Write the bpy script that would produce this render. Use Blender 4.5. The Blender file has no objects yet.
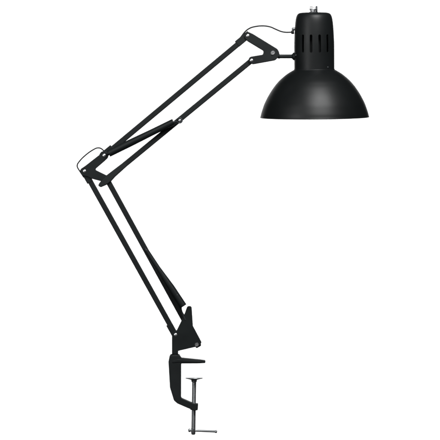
import bpy, bmesh, math
from mathutils import Vector, Matrix

# ------------------------------------------------------------------ units
# the lamp is planar: measurements are taken in millimetre-like units (1 unit = 1.6 mm)
P = 0.0016
OX, OZ = 194.0, 435.0            # foot of the clamp screw = origin of the lamp
R = math.radians
sc = bpy.context.scene
COL = sc.collection


def v(px, py, y=0.0):
    return Vector(((px - OX) * P, y * P, (OZ - py) * P))


# ------------------------------------------------------------------ materials
def new_mat(name):
    m = bpy.data.materials.new(name)
    m.use_nodes = True
    nt = m.node_tree
    return m, nt, nt.nodes['Principled BSDF']


def paint(name, base, rough, spec, bump=0.05, scale=2600, tint=0.25):
    m, nt, b = new_mat(name)
    N, L = nt.nodes, nt.links
    tc = N.new('ShaderNodeTexCoord')
    fine = N.new('ShaderNodeTexNoise'); fine.inputs['Scale'].default_value = scale
    fine.inputs['Detail'].default_value = 3
    L.new(tc.outputs['Object'], fine.inputs['Vector'])
    bp = N.new('ShaderNodeBump'); bp.inputs['Strength'].default_value = bump
    bp.inputs['Distance'].default_value = 0.0004
    L.new(fine.outputs['Fac'], bp.inputs['Height'])
    L.new(bp.outputs['Normal'], b.inputs['Normal'])
    big = N.new('ShaderNodeTexNoise'); big.inputs['Scale'].default_value = 45
    big.inputs['Detail'].default_value = 6
    L.new(tc.outputs['Object'], big.inputs['Vector'])
    mr = N.new('ShaderNodeMapRange')
    mr.inputs['To Min'].default_value = rough - 0.05
    mr.inputs['To Max'].default_value = rough + 0.05
    L.new(big.outputs['Fac'], mr.inputs['Value'])
    L.new(mr.outputs['Result'], b.inputs['Roughness'])
    mx = N.new('ShaderNodeMix'); mx.data_type = 'RGBA'
    mx.inputs['A'].default_value = (*[c * (1 - tint) for c in base], 1)
    mx.inputs['B'].default_value = (*[c * (1 + tint) for c in base], 1)
    L.new(big.outputs['Fac'], mx.inputs['Factor'])
    L.new(mx.outputs['Result'], b.inputs['Base Color'])
    b.inputs['Specular IOR Level'].default_value = spec
    return m


def metal(name, base, rough, bump=0.03, scale=900, blotch=0.2):
    m, nt, b = new_mat(name)
    N, L = nt.nodes, nt.links
    tc = N.new('ShaderNodeTexCoord')
    n = N.new('ShaderNodeTexNoise'); n.inputs['Scale'].default_value = scale
    n.inputs['Detail'].default_value = 5
    L.new(tc.outputs['Object'], n.inputs['Vector'])
    mx = N.new('ShaderNodeMix'); mx.data_type = 'RGBA'
    mx.inputs['A'].default_value = (*[c * (1 - blotch) for c in base], 1)
    mx.inputs['B'].default_value = (*[min(1, c * (1 + blotch)) for c in base], 1)
    L.new(n.outputs['Fac'], mx.inputs['Factor'])
    L.new(mx.outputs['Result'], b.inputs['Base Color'])
    bp = N.new('ShaderNodeBump'); bp.inputs['Strength'].default_value = bump
    bp.inputs['Distance'].default_value = 0.0005
    L.new(n.outputs['Fac'], bp.inputs['Height'])
    L.new(bp.outputs['Normal'], b.inputs['Normal'])
    b.inputs['Metallic'].default_value = 1
    b.inputs['Roughness'].default_value = rough
    return m


M_SHADE = paint('black_satin_enamel', (0.0045, 0.0057, 0.006), 0.44, 0.36, 0.04)
M_HOUSE = paint('black_matte_enamel', (0.0065, 0.008, 0.0085), 0.46, 0.36, 0.06)
M_ARM = paint('black_powder_coat', (0.0075, 0.0105, 0.011), 0.48, 0.31, 0.14, 2600, 0.45)
M_CAST = paint('black_cast_enamel', (0.008, 0.011, 0.0115), 0.5, 0.36, 0.3, 1500, 0.45)
M_CORD = paint('black_rubber', (0.012, 0.013, 0.014), 0.55, 0.35, 0.03)
M_DARK = paint('dark_fastener', (0.03, 0.035, 0.04), 0.4, 0.5, 0.03)
M_STEEL = metal('worn_zinc_steel', (0.40, 0.42, 0.43), 0.40, 0.10, 1100, 0.35)
M_CHROME = metal('polished_nickel', (0.78, 0.79, 0.80), 0.34, 0.01, 500, 0.05)


# ------------------------------------------------------------------ mesh helpers
def link(name, bm, mat, parent, bevel=0.0, segs=2, angle=35, label=None, smooth=True):
    bmesh.ops.recalc_face_normals(bm, faces=bm.faces)
    me = bpy.data.meshes.new(name)
    bm.to_mesh(me); bm.free()
    me.materials.append(mat)
    o = bpy.data.objects.new(name, me)
    COL.objects.link(o)
    o.parent = parent
    if smooth:
        me.polygons.foreach_set('use_smooth', [True] * len(me.polygons))
        me.set_sharp_from_angle(angle=R(angle))
    if bevel:
        b = o.modifiers.new('bevel', 'BEVEL')
        b.width = bevel * P; b.segments = segs
        b.limit_method = 'ANGLE'; b.angle_limit = R(40)
        b.harden_normals = True
    if label:
        o['label'] = label
    return o


def rounded(points):
    """points: (x, y) or (x, y, r) -> outline with filleted corners"""
    out = []
    n = len(points)
    for i, p in enumerate(points):
        r = p[2] if len(p) > 2 else 0
        c = Vector(p[:2])
        if r <= 0:
            out.append(c); continue
        a = (Vector(points[i - 1][:2]) - c); b = (Vector(points[(i + 1) % n][:2]) - c)
        la, lb = a.length, b.length
        a.normalize(); b.normalize()
        th = math.acos(max(-1, min(1, a.dot(b))))
        if th > 3.1:
            out.append(c); continue
        d = min(r / math.tan(th / 2), la * 0.49, lb * 0.49)
        rr = d * math.tan(th / 2)
        cen = c + (a + b).normalized() * (rr / math.sin(th / 2))
        s = c + a * d - cen; e = c + b * d - cen
        a0 = math.atan2(s.y, s.x); da = math.atan2(e.y, e.x) - a0
        while da > math.pi: da -= 2 * math.pi
        while da < -math.pi: da += 2 * math.pi
        k = max(3, int(abs(da) / R(12)) + 1)
        for j in range(k + 1):
            t = a0 + da * j / k
            out.append(cen + Vector((math.cos(t), math.sin(t))) * rr)
    return out


def plate(bm, outline, y0, y1):
    f = [bm.verts.new(v(p[0], p[1], y0)) for p in outline]
    b = [bm.verts.new(v(p[0], p[1], y1)) for p in outline]
    n = len(f)
    bm.faces.new(f); bm.faces.new(b[::-1])
    for i in range(n):
        bm.faces.new((f[i], b[i], b[(i + 1) % n], f[(i + 1) % n]))


def strip(bm, a, b, hw, hd, yc=0.0, ext0=0.0, ext1=0.0, off=0.0):
    """box bar from a to b (photo plane), half width hw, half depth hd"""
    a = Vector(a); b = Vector(b)
    d = (b - a).normalized(); n = Vector((-d.y, d.x))
    a = a - d * ext0 + n * off; b = b + d * ext1 + n * off
    plate(bm, [a + n * hw, b + n * hw, b - n * hw, a - n * hw], yc - hd, yc + hd)


def lathe(bm, prof, origin, axis='z', seg=64, closed=False):
    """prof: list of (radius, along) in units; origin: Vector metres"""
    ax = Vector(axis) if not isinstance(axis, str) else {'z': Vector((0, 0, 1)), 'y': Vector((0, -1, 0)), 'x': Vector((1, 0, 0))}[axis]
    ax = ax.normalized()
    u = ax.orthogonal().normalized(); w = ax.cross(u)
    rings = []
    for r, h in prof:
        c = origin + ax * h * P
        if r < 1e-6:
            rings.append([bm.verts.new(c)])
        else:
            rings.append([bm.verts.new(c + (u * math.cos(2 * math.pi * k / seg) + w * math.sin(2 * math.pi * k / seg)) * r * P) for k in range(seg)])
    pairs = list(zip(rings, rings[1:]))
    if closed:
        pairs.append((rings[-1], rings[0]))
    for A, B in pairs:
        for k in range(seg):
            k2 = (k + 1) % seg
            if len(A) == 1 and len(B) == 1:
                continue
            if len(A) == 1:
                bm.faces.new((A[0], B[k], B[k2]))
            elif len(B) == 1:
                bm.faces.new((A[k], B[0], A[k2]))
            else:
                bm.faces.new((A[k], B[k], B[k2], A[k2]))


def spline(pts, per=8):
    q = [2 * pts[0] - pts[1]] + pts + [2 * pts[-1] - pts[-2]]
    out = []
    for i in range(1, len(q) - 2):
        p0, p1, p2, p3 = q[i - 1:i + 3]
        for k in range(per):
            t = k / per
            out.append(0.5 * ((2 * p1) + (p2 - p0) * t + (2 * p0 - 5 * p1 + 4 * p2 - p3) * t * t + (3 * p1 - p0 - 3 * p2 + p3) * t ** 3))
    out.append(pts[-1])
    return out


def tube(bm, pts, r, seg=14):
    rings = []
    up = Vector((0, 1, 0))
    for i, p in enumerate(pts):
        t = (pts[min(i + 1, len(pts) - 1)] - pts[max(i - 1, 0)]).normalized()
        u = up - t * up.dot(t)
        if u.length < 1e-4:
            u = t.orthogonal()
        u.normalize(); w = t.cross(u)
        rings.append([bm.verts.new(p + (u * math.cos(2 * math.pi * k / seg) + w * math.sin(2 * math.pi * k / seg)) * r * P) for k in range(seg)])
    for A, B in zip(rings, rings[1:]):
        for k in range(seg):
            bm.faces.new((A[k], B[k], B[(k + 1) % seg], A[(k + 1) % seg]))
    bm.faces.new(rings[0][::-1]); bm.faces.new(rings[-1])


def rivet(px, py, r, yfront, yback, parent, mat=None, name='rivet'):
    """domed pin right through the joint, a head at both ends"""
    bm = bmesh.new()
    h = r * 0.38
    L = yback - yfront
    lathe(bm, [(0, h), (r * .45, h * .93), (r * .78, h * .62), (r, h * .12), (r, -0.25), (r * .6, -0.3),
               (r * .6, -L + .3), (r, -L + .25), (r, -L - h * .12), (r * .7, -L - h * .65), (0, -L - h)],
          v(px, py, yfront), 'y', 28)
    return link(name, bm, mat or M_CHROME, parent, angle=50)


def screw(px, py, r, yfront, yback, parent, turn=0.0, mat=None):
    """pan-head screw with a slot"""
    bm = bmesh.new()
    h = r * .5
    # two half-heads leave the slot between them
    for s in (-1, 1):
        pts = []
        for k in range(15):
            t = -math.pi / 2 + math.pi * k / 14
            pts.append((r * .24 + (r - r * .24) * math.cos(t), r * math.sin(t) * .98))
        c, sn = math.cos(turn), math.sin(turn)
        ol = [Vector((px + s * (x * c) - y * sn, py + s * (x * sn) + y * c)) for x, y in pts]
        f = [bm.verts.new(v(p.x, p.y, yfront)) for p in ol]
        cen = Vector((px, py))
        b = [bm.verts.new(v(*(cen + (p - cen) * .78), yfront - h)) for p in ol]
        bm.faces.new(f); bm.faces.new(b[::-1])
        n = len(f)
        for i in range(n):
            bm.faces.new((f[i], b[i], b[(i + 1) % n], f[(i + 1) % n]))
    L = yback - yfront
    lathe(bm, [(0, .2), (r * .97, .2), (r * .97, -.2), (r * .55, -.25), (r * .55, -L), (r * 1.0, -L), (r * 1.0, -L - 1.4), (0, -L - 1.4)],
          v(px, py, yfront), 'y', 28)
    return link('screw', bm, mat or M_CHROME, parent, angle=35)


# ------------------------------------------------------------------ the lamp
lamp = bpy.data.objects.new('desk_lamp', None)
COL.objects.link(lamp)
lamp.empty_display_size = 0.05
lamp['label'] = 'black swing-arm desk lamp with dome shade, sprung parallel arms and steel screw clamp'
lamp['category'] = 'lamp'

A = (247.7, 36.0); B = (272.7, 53.1); C = (251.5, 60.6)      # head bracket pivots
D = (104.25, 155.6); E = (84.6, 171.25); F = (107.0, 179.2)  # elbow pivots
G = (175.6, 334.75); J = (197.3, 344.0)                      # foot pivots
H = (179.75, 120.6)                                          # spring anchor

# --- arms: square tubes with folded end clips
HW = 2.65


def arm_bar(a, b, ext0=1.5, ext1=1.5, clips=(), label=None):
    bm = bmesh.new()
    strip(bm, a, b, HW, 2.65, 0, ext0, ext1)
    o = link('arm_bar', bm, M_ARM, lamp, bevel=0.8, segs=3, label=label)
    for end, length, hw, off in clips:
        p = Vector(a if end == 0 else b); q = Vector(b if end == 0 else a)
        d = (q - p).normalized()
        bm = bmesh.new()
        # a folded channel round the bar's end
        strip(bm, p, p + d * length, hw, 3.1, 0, 3.0, 0, off)
        link('end_clip', bm, M_ARM, o, bevel=0.5, segs=2)
    return o


upper_outer = arm_bar(D, A, clips=[(0, 11.6, 3.5, -0.7), (1, 13.5, 3.4, 0.6)], label='upper bar of the upper arm')
upper_inner = arm_bar(F, C, 1, 1.5, label='lower bar of the upper arm')
lower_outer = arm_bar(E, G, clips=[(0, 12.5, 3.2, 0.5), (1, 12.5, 3.2, -0.55)], label='left bar of the lower arm')
lower_inner = arm_bar(F, J, 1, 3.4, clips=[(1, 9, 3.0, 0)], label='right bar of the lower arm')

# forged boot at the lower end of the lower upper-arm bar
bm = bmesh.new()
plate(bm, rounded([(124.8, 161.33), (128.02, 165.27), (115, 177.0, 3), (111.25, 181.25, 3), (107.5, 184.4, 4), (100.9, 187.3, 1.6),
                   (98.0, 185.9, 1.4), (99.4, 183.1, 2), (102.5, 179.4, 4), (106.7, 175.2, 4)]), -5.4, 5.4)
for q in bm.verts:
    if q.co.x > (122 - OX) * P:
        q.co.y *= 0.48
link('bar_boot', bm, M_ARM, upper_inner, bevel=0.9, segs=3)

# --- head bracket: two pressed plates with a spacer
head_outline = rounded([(243.4, 36.8, 4.2), (246.4, 31.2, 4.2), (252.6, 34.0, 3), (277.6, 49.3, 5), (280.2, 54.8, 5), (275.5, 60.2, 4.5),
                        (252.8, 64.3, 3.4), (247.6, 61.6, 3.4), (249.6, 57.0, 3.2), (263.0, 54.8, 1.8), (263.6, 50.9, 1.8), (247.6, 41.2, 3)])
bm = bmesh.new()
plate(bm, head_outline, -4.7, -3.4)
plate(bm, head_outline, 3.4, 4.7)
plate(bm, rounded([(264.8, 50.2, 1), (270, 49.5, 1), (276, 52, 1), (276, 56.5, 1), (268, 58.5, 1), (264.8, 56, 1)]), -3.6, 3.6)
head = link('head_bracket', bm, M_ARM, lamp, bevel=0.45)
rivet(*A, 1.9, -4.7, 4.7, head)
rivet(*C, 1.85, -4.7, 4.7, head)
screw(*B, 2.3, -4.7, 4.7, head, turn=R(65))

# --- elbow bracket
elbow_outline = rounded([(99.4, 155.0, 2), (101.3, 151.2, 3.6), (107.6, 151.8, 4), (108.6, 157.2, 4), (105.0, 160.6, 3), (94.7, 169.5, 1.2),
                         (107.2, 175.6, 3), (111.4, 179.6, 3.4), (107.2, 183.4, 3.4), (101.0, 181.2, 2), (92.0, 178.8, 1), (88.0, 176.6, 4),
                         (81.2, 175.4, 3.6), (79.8, 169.6, 3.6), (85.0, 166.2, 3)])
bm = bmesh.new()
plate(bm, elbow_outline, -4.7, -3.4)
plate(bm, elbow_outline, 3.4, 4.7)
elbow = link('elbow_bracket', bm, M_ARM, lamp, bevel=0.45)
rivet(*D, 1.95, -4.7, 4.7, elbow)
rivet(*E, 1.9, -4.7, 4.7, elbow)

# --- foot bracket: upright finger, two pivots and a stub pin in the clamp
foot_outline = rounded([(172.0, 354.0), (172.0, 332.6, 3.2), (176.8, 330.2, 1.2), (181.2, 321.2, 2), (185.0, 312.6, 0.8), (187.3, 306.2, 2.0),
                        (191.6, 306.0, 2.0), (192.9, 326.0, 3), (198.5, 336.4, 2), (201.5, 342.2, .6), (200.2, 345.6, 2), (195.0, 346.9, .6), (180.6, 350.2, .5),
                        (177.7, 351.0, .5), (178.0, 354.0)])
bm = bmesh.new()
plate(bm, foot_outline, -4.8, -3.4)
plate(bm, foot_outline, 3.4, 4.8)
plate(bm, rounded([(172.6, 353.4), (172.6, 341.5, 1), (177.2, 341.5, 1), (177.2, 353.4)]), -3.5, 3.5)
foot = link('foot_bracket', bm, M_ARM, lamp, bevel=0.55, segs=3)
bm = bmesh.new()
lathe(bm, [(0, 8), (2.8, 8), (3.1, 5), (3.1, -2), (2.8, -16), (0, -16)], v(175.1, 356.0), 'z', 32)
link('pivot_pin', bm, M_ARM, foot)
rivet(*G, 1.9, -4.8, 4.8, foot)
screw(196.75, 344.6, 2.1, -4.8, 4.8, foot, turn=R(60))


# --- spring sleeves with hooks
def sleeve(a, b, r0, r1, yc, label=None):
    a3 = v(*a, yc); b3 = v(*b, yc)
    L = (b3 - a3).length / P
    bm = bmesh.new()
    lathe(bm, [(r0 * .55, 1.2), (r0 * .6, 0.1), (r0 * .93, 0), (r0, .35), (r0, 1.2), (r0, L * .33), ((r0 + r1) / 2, L * .5), (r1, L * .67), (r1, L - 1.2), (r1, L - .35), (r1 * .93, L), (r1 * .6, L - .1), (r1 * .55, L - 1.2)],
          a3, (b3 - a3), 40)
    # closing discs inside the mouths
    for p, d, r in ((a3, (b3 - a3), r0), (b3, (a3 - b3), r1)):
        lathe(bm, [(0, 1.2), (r * .56, 1.2)], p, d, 40)
    return link('spring_sleeve', bm, M_ARM, lamp, angle=40, label=label)


s1 = sleeve((108.9, 153.7), (173.8, 122.0), 3.6, 3.2, -8.6, label='spring sleeve of the upper arm')
bm = bmesh.new()   # hook ending in an eye round the anchor
eye = [v(168, 124.8, -8.6), v(173.5, 122.3, -8.0), v(176.4, 121.9, -6.2), v(178.2, 123.0, -5.0)]
for k in range(1, 11):
    t = R(130 - k * 26)
    eye.append(v(H[0] + 2.35 * math.cos(t), H[1] + 2.35 * math.sin(t), -4.6))
tube(bm, spline(eye, 5), 0.75, 12)
link('spring_hook', bm, M_DARK, s1)
rivet(H[0] + .1, H[1] - .1, 1.55, -4.2, 3.6, s1)
bm = bmesh.new()
tube(bm, spline([v(111, 152.4, -8.6), v(108.2, 153.8, -8.4), v(107.0, 154.2, -6.5), v(106.6, 154.4, -4.4)], 5), 0.8, 10)
link('spring_hook', bm, M_DARK, s1)

s2 = sleeve((146.0, 249.6), (183.55, 306.1), 2.3, 3.6, -8.6, label='spring sleeve of the lower arm')
rivet(177.3, 295.0, 0.95, -11.8, -2, s2, mat=M_DARK)
bm = bmesh.new()
tube(bm, spline([v(148.5, 253.6, -8.6), v(146.2, 250.0, -8.4), v(145.4, 248.6, -6.0), v(145.2, 248.2, -2.4)], 5), 0.8, 10)
link('spring_hook', bm, M_DARK, s2)
bm = bmesh.new()
tube(bm, spline([v(181.6, 303, -8.6), v(181.3, 306.4, -8.0), v(181.3, 309.2, -6.2), v(182.8, 314.0, -5.2), v(185.5, 320, -4.6)], 5), 0.75, 10)
link('spring_hook', bm, M_DARK, s2)

# --- cords
bm = bmesh.new()
tube(bm, spline([v(234.5, 45.4, -1.0), v(240, 38.4, -1.2), v(245, 31.9, -1.5), v(250, 28.2, -1.6), v(256.2, 26.5, -1.6), v(263.1, 25.95, -1.4), v(270, 26.9, -1.0),
                 v(276.2, 29.5, -.6), v(281.2, 31.5, -.3), v(286.2, 32.3, 0), v(292.8, 32.1, 0)]), 0.72)
link('cord', bm, M_CORD, lamp, label='cord looping from the upper arm to the lamp head')
bm = bmesh.new()
tube(bm, spline([v(106.5, 153.5, -1.5), v(103.4, 150.4, -1.5), v(101.0, 148.5, -1.5), v(98.4, 147.9, -1.5), v(95.2, 148.7, -1.5), v(89, 152.5, -1.5),
                 v(82.75, 157.75, -1.5), v(78.6, 162.5, -1.5), v(77.3, 165.2, -1.5), v(77.7, 167.7, -1.5), v(79.6, 170.8, -1.5), v(84, 177.5, -1.5)]), 0.66)
link('cord', bm, M_CORD, lamp, label='cord bridging the elbow between both arms')

# --- lamp head: bowl, housing, switch (leaning a touch forward)
HC = v(314.3, 66.0)
head_tilt = Matrix.Translation(HC) @ Matrix.Rotation(R(3.7), 4, 'X') @ Matrix.Rotation(R(-0.45), 4, 'Y') @ Matrix.Translation(-HC)


def tilt(o):
    o.data.transform(head_tilt)
    return o


cx = 314.35
prof_px = [(20.2, 69.6), (24.6, 72.1), (28.9, 75.0), (34.6, 79.9), (38.0, 83.6), (41.0, 87.4), (44.6, 92.8), (47.3, 97.5), (50.2, 103.4),
           (52.1, 108.6), (53.4, 112.6), (54.0, 115.0), (54.35, 116.4)]
ctr = spline([Vector((r, y, 0)) for r, y in prof_px], 4)
outer = [(p.x, OZ - p.y) for p in ctr]
lip = [(54.5, OZ - 116.7), (54.62, OZ - 117.1), (54.5, OZ - 117.5), (54.2, OZ - 117.65), (53.8, OZ - 117.4), (53.5, OZ - 116.6)]
inner = [(r - 0.8, h - 0.5) for r, h in reversed(outer[:-2])]
bm = bmesh.new()
lathe(bm, outer + lip + inner, Vector(((cx - OX) * P, 0, 0)), 'z', 160, closed=True)
shade = tilt(link('lamp_shade', bm, M_SHADE, lamp, angle=60))

# housing with cut cooling slots
hp = [(20.05, 69.9), (20.05, 66), (20.05, 46), (19.9, 40), (19.55, 32), (19.05, 25), (18.6, 21.0), (18.05, 18.0), (17.35, 15.8), (16.3, 14.2), (14.6, 13.15), (11, 12.6), (4.5, 12.35)]
hs = [Vector((r, y, 0)) for r, y in hp]
hc = spline(hs, 3)
ho = [(p.x, OZ - p.y) for p in hc]
hi = [(max(3.0, p.x - 1.1), OZ - p.y - (0.9 if p.y < 20 else 0)) for p in reversed(hc)]
bm = bmesh.new()
lathe(bm, ho + hi, Vector(((cx - OX) * P, 0, 0)), 'z', 144, closed=True)
house = link('socket_housing', bm, M_HOUSE, lamp, angle=40)
cut = bmesh.new()
for base in (0, 180):
    for deg in (-36.2, -10.6, 14.4, 40.6):
        a = R(deg + base)
        prof = []
        hw, z0, z1 = 1.32, OZ - 52.3, OZ - 34.3
        for k in range(9):
            t = math.pi * k / 8
            prof.append((hw * math.cos(t), z1 - hw + hw * math.sin(t)))
        for k in range(9):
            t = math.pi + math.pi * k / 8
            prof.append((hw * math.cos(t), z0 + hw + hw * math.sin(t)))
        ring = []
        for dist in (15.0, 24.0):
            ring.append([cut.verts.new(Vector(((cx - OX) * P, 0, 0)) + Vector(((math.sin(a) * dist + math.cos(a) * x) * P, (-math.cos(a) * dist + math.sin(a) * x) * P, z * P))) for x, z in prof])
        n = len(prof)
        cut.faces.new(ring[0]); cut.faces.new(ring[1][::-1])
        for i in range(n):
            cut.faces.new((ring[0][i], ring[1][i], ring[1][(i + 1) % n], ring[0][(i + 1) % n]))
bmesh.ops.recalc_face_normals(cut, faces=cut.faces)
cme = bpy.data.meshes.new('cutter'); cut.to_mesh(cme); cut.free()
cob = bpy.data.objects.new('cutter', cme); COL.objects.link(cob)
md = house.modifiers.new('slots', 'BOOLEAN'); md.operation = 'DIFFERENCE'; md.object = cob; md.solver = 'EXACT'
dg = bpy.context.evaluated_depsgraph_get()
nm = bpy.data.meshes.new_from_object(house.evaluated_get(dg), depsgraph=dg)
house.modifiers.clear()
house.data = nm
nm.name = 'socket_housing'
nm.polygons.foreach_set('use_smooth', [True] * len(nm.polygons))
nm.set_sharp_from_angle(angle=R(40))
bpy.data.objects.remove(cob); bpy.data.meshes.remove(cme)
tilt(house)

# socket inside the housing (seen dark through the slots)
bm = bmesh.new()
lathe(bm, [(0, 50), (11, 50), (12.5, 48), (12.5, 2), (11, 0), (9.5, 0), (9.5, 20), (0, 20)], v(cx, 78), 'z', 48)
tilt(link('bulb_socket', bm, M_CORD, house))

# seam ring between bowl and housing, small fixing screw
bm = bmesh.new()
lathe(bm, [(19.9, .7), (20.3, .5), (20.45, .1), (20.4, -.5), (19.9, -.9)], v(cx, 69.6), 'z', 120, closed=True)
tilt(link('collar', bm, M_HOUSE, shade))
a = R(41)
bm = bmesh.new()
lathe(bm, [(0, .55), (.5, .5), (.85, .2), (.9, -.6), (0, -.6)], v(cx + 20.05 * math.sin(a), 67.1, -20.05 * math.cos(a)), Vector((math.sin(a), -math.cos(a), 0)), 16)
tilt(link('screw', bm, M_DARK, house))

# nickel turn switch on top
SX = 313.9
bm = bmesh.new()
ol = [(SX + 4.5 * math.cos(R(60 * k + 12)), 4.5 * math.sin(R(60 * k + 12))) for k in range(6)]
lo = [bm.verts.new(v(x, 13.4, y)) for x, y in ol]; hi_ = [bm.verts.new(v(x, 11.9, y)) for x, y in ol]
bm.faces.new(lo); bm.faces.new(hi_[::-1])
for k in range(6):
    bm.faces.new((lo[k], hi_[k], hi_[(k + 1) % 6], lo[(k + 1) % 6]))
nut = tilt(link('nut', bm, M_DARK, house, bevel=.2))
bm = bmesh.new()
lathe(bm, [(0, 3.2), (2.4, 3.2), (2.7, 2.8)] + [(2.7 if k % 2 else 2.4, 2.5 - k * .33) for k in range(8)] + [(0, -.4)], v(SX - .6, 12.2), 'z', 32)
sw = tilt(link('switch_bushing', bm, M_CHROME, house))
bm = bmesh.new()
lathe(bm, [(0, 0), (1.5, 0), (1.95, .35), (1.95, 2.9), (1.6, 3.2), (1.15, 3.3), (1.15, 6.0), (0, 6.0)], v(310.0, 8.7), 'x', 32)
tilt(link('switch_knob', bm, M_CHROME, house))
bm = bmesh.new()
lathe(bm, [(0, 0), (2.6, 0), (3.0, .3), (3.05, .6), (3.05, 1.4), (2.7, 1.75), (0, 1.8)], v(316.0, 9.3), 'x', 32)
tilt(link('switch_disc', bm, M_DARK, house))

# cord bushing on the housing's side
bm = bmesh.new()
lathe(bm, [(0, 0), (1.2, 0), (1.7, .4), (1.9, 1.4), (1.9, 3.0), (0, 3.0)], v(291.1, 32.2), 'x', 28)
cb = link('cord_bushing', bm, M_CORD, house)
bm = bmesh.new()
lathe(bm, [(0, 0), (.8, .1), (1.2, .4), (1.45, 1.0), (1.45, 3.4), (0, 3.4)], v(291.7, 29.0), 'x', 24)
link('screw', bm, M_STEEL, house)

# stem from the head bracket to the housing
bm = bmesh.new()
lathe(bm, [(0, -6), (1.9, -6), (1.9, 1.0), (2.35, 1.1), (2.35, 2.3), (1.95, 2.6), (1.95, 14.2), (2.3, 14.9), (3.2, 15.6), (3.9, 16.4), (4.1, 17.6), (0, 17.6)],
      v(277.2, 56.4), 'x', 36)
stem = link('shade_stem', bm, M_ARM, lamp)
rivet(295.6, 55.7, 0.8, -9.2, -4, stem, mat=M_DARK)

# --- clamp
clamp_outline = rounded([(169.7, 355.3, 1.0), (179.6, 355.0, 1.2), (181.6, 357.6, .8), (199.5, 359.4, 4), (205.4, 360.2, 1.2), (205.6, 362.9, 1.2), (197, 363.2, 2),
                         (181.2, 363.3, .9), (181.1, 397.6, 2.2), (192.6, 402.6, 3), (194, 403.1, 1), (198.2, 403.3, .7), (197.8, 410.0, 1.0), (194.2, 410.3, 2.5),
                         (187.5, 407.6, 3), (177.4, 403.2, 3), (174.0, 400.2, 3.5), (170.0, 387.2, 4), (168.5, 361.5, 2)])
bm = bmesh.new()
plate(bm, clamp_outline, -6.5, 6.5)
clamp = link('clamp_frame', bm, M_CAST, lamp, bevel=0.9, segs=3)
# raised boss for the pivot pin and a rib that runs on into the jaw
bm = bmesh.new()
lathe(bm, [(0, 1.4), (4.0, 1.4), (4.9, .7), (5.1, -.4), (0, -.4)], v(175, 355.4), 'z', 40)
link('pin_boss', bm, M_CAST, clamp)
bm = bmesh.new()
plate(bm, rounded([(172.2, 360.4, 1.2), (177.5, 358.9, 2), (199, 360.6, 1), (202.6, 361.6, .6), (199, 362.3, .5), (178.5, 361.9, 1.5), (172.6, 362.6, 1)]), -7.1, -6.2)
link('jaw_rib', bm, M_CAST, clamp, bevel=.4)
# threaded boss
bm = bmesh.new()
lathe(bm, [(0, 0), (3.4, 0), (3.6, .3), (3.6, 6.0), (3.4, 6.4), (0, 6.4)], v(193.9, 409.9), 'z', 36)
link('thread_boss', bm, M_CAST, clamp)

# clamp screw: real helical thread
def threaded(bm, top, bottom, r, depth, pitch, seg=32):
    a = Vector(top); b = Vector(bottom)
    ax = (b - a); L = ax.length / P; ax.normalize()
    u = ax.orthogonal().normalized(); w = ax.cross(u)
    sub = 4
    steps = int(L / pitch * sub)
    rows = []
    for i in range(steps + 1):
        row = []
        for k in range(seg):
            ph = 2 * math.pi * k / seg
            h = L * i / steps
            tri = abs(((h / pitch - k / seg) % 1.0) - .5) * 2
            rr = r - depth * (1 - tri)
            row.append(bm.verts.new(a + ax * h * P + (u * math.cos(ph) + w * math.sin(ph)) * rr * P))
        rows.append(row)
    for A_, B_ in zip(rows, rows[1:]):
        for k in range(seg):
            bm.faces.new((A_[k], B_[k], B_[(k + 1) % seg], A_[(k + 1) % seg]))
    bm.faces.new(rows[0][::-1]); bm.faces.new(rows[-1])


bm = bmesh.new()
threaded(bm, v(194.25, 379.5), v(193.4, 431), 2.15, 0.22, 0.95)
cs = link('clamp_screw', bm, M_STEEL, lamp, angle=70)
bm = bmesh.new()
lathe(bm, [(0, 0.15), (7.6, 0.0), (8.6, .1), (8.75, -.25), (8.5, -.6), (5.2, -1.4), (3.1, -2.1), (2.7, -2.9), (2.7, -3.9), (2.2, -4.3), (0, -4.3)], v(194.1, 377.9), 'z', 48)
link('pressure_pad', bm, M_STEEL, cs)
bm = bmesh.new()
lathe(bm, [(0, 0), (1.3, .1), (1.95, .7), (2.15, 1.6), (2.15, 6.2), (1.8, 6.6), (0, 6.6)], v(193.3, 434.8), 'z', 28)
link('screw_end', bm, M_STEEL, cs)
bm = bmesh.new()
lathe(bm, [(0, 0), (1.1, .15), (1.65, .8), (1.75, 1.5), (1.6, 2.3), (1.15, 2.7), (1.1, 3.2), (1.1, 26.6), (1.25, 27.0), (1.5, 27.5), (1.5, 28.3), (1.1, 29.0), (0, 29.2)],
      v(188.1, 430.3), v(217.2, 431.6) - v(188.1, 430.3), 24)
link('tommy_bar', bm, M_STEEL, cs)

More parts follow.
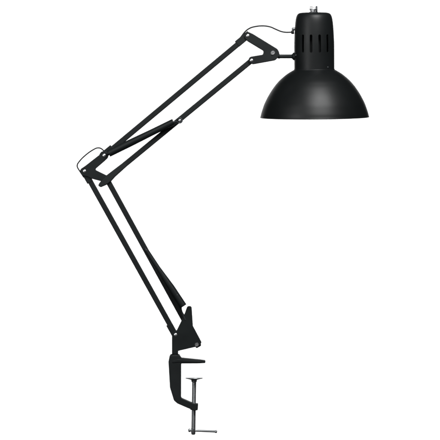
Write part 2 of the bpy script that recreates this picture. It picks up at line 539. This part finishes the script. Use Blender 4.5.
# ------------------------------------------------------------------ white studio backdrop
m, nt, b = new_mat('white_backdrop_paper')
b.inputs['Base Color'].default_value = (0.86, 0.86, 0.86, 1)
b.inputs['Roughness'].default_value = 0.9
n = nt.nodes.new('ShaderNodeTexNoise'); n.inputs['Scale'].default_value = 300
bp = nt.nodes.new('ShaderNodeBump'); bp.inputs['Strength'].default_value = .02
nt.links.new(n.outputs['Fac'], bp.inputs['Height']); nt.links.new(bp.outputs['Normal'], b.inputs['Normal'])
bm = bmesh.new()
pl = [(2.6, 1.5), (2.6, -0.85), (2.62, -0.85), (2.62, 1.5)]
l_ = [bm.verts.new((-1.2, y, z)) for y, z in pl]; r_ = [bm.verts.new((1.2, y, z)) for y, z in pl]
bm.faces.new(l_); bm.faces.new(r_[::-1])
for i in range(4):
    bm.faces.new((l_[i], r_[i], r_[(i + 1) % 4], l_[(i + 1) % 4]))
back = link('backdrop', bm, m, None, smooth=False)
back['kind'] = 'structure'
back['label'] = 'plain white studio backdrop behind the lamp'

# ------------------------------------------------------------------ lights
CENTRE = v(220, 220)


def area(name, loc, aim, sx, sy, power, col=(1, 1, 1)):
    l = bpy.data.lights.new(name, 'AREA'); l.shape = 'RECTANGLE'
    l.size, l.size_y, l.energy, l.color = sx, sy, power, col
    o = bpy.data.objects.new(name, l); COL.objects.link(o)
    o.location = loc
    o.rotation_euler = (Vector(aim) - Vector(loc)).to_track_quat('-Z', 'Y').to_euler()
    return o


def polar(o, az, el, d):
    return o + Vector((math.sin(R(az)) * math.cos(R(el)), -math.cos(R(az)) * math.cos(R(el)), math.sin(R(el)))) * d


bowl = v(318, 95)
area('key_softbox', polar(bowl, 14, 44, 1.5), bowl, 0.75, 0.6, 28)
area('side_strip', polar(bowl, -42, 8, 1.7), v(250, 160), 0.3, 0.9, 7)
area('front_fill', polar(v(200, 240), -12, 14, 2.6), v(200, 240), 0.8, 0.8, 2.2)
for s in (-1, 1):
    area('backdrop_light', (s * 1.5, 0.95, .35), (s * .9, 2.6, .35), 0.4, 2.2, 60)

w = bpy.data.worlds.new('World'); sc.world = w; w.use_nodes = True
w.node_tree.nodes['Background'].inputs['Color'].default_value = (1, 1, 1, 1)
w.node_tree.nodes['Background'].inputs['Strength'].default_value = 0.03

# ------------------------------------------------------------------ camera
cam = bpy.data.cameras.new('camera'); co = bpy.data.objects.new('camera', cam); COL.objects.link(co)
DIST, CY = 3500.0, 220.0
co.location = v(220, CY, -DIST)
co.rotation_euler = (R(90), 0, 0)
cam.sensor_width = 36; cam.sensor_fit = 'HORIZONTAL'
cam.lens = 36 * DIST / 440.0
cam.shift_y = -(220 - CY) / 440.0
cam.clip_end = 100
sc.camera = co

sc.view_settings.view_transform = 'Standard'
sc.view_settings.look = 'None'
sc.view_settings.exposure = 0
sc.view_settings.gamma = 1
sc.cycles.max_bounces = 8
sc.cycles.filter_width = 1.9
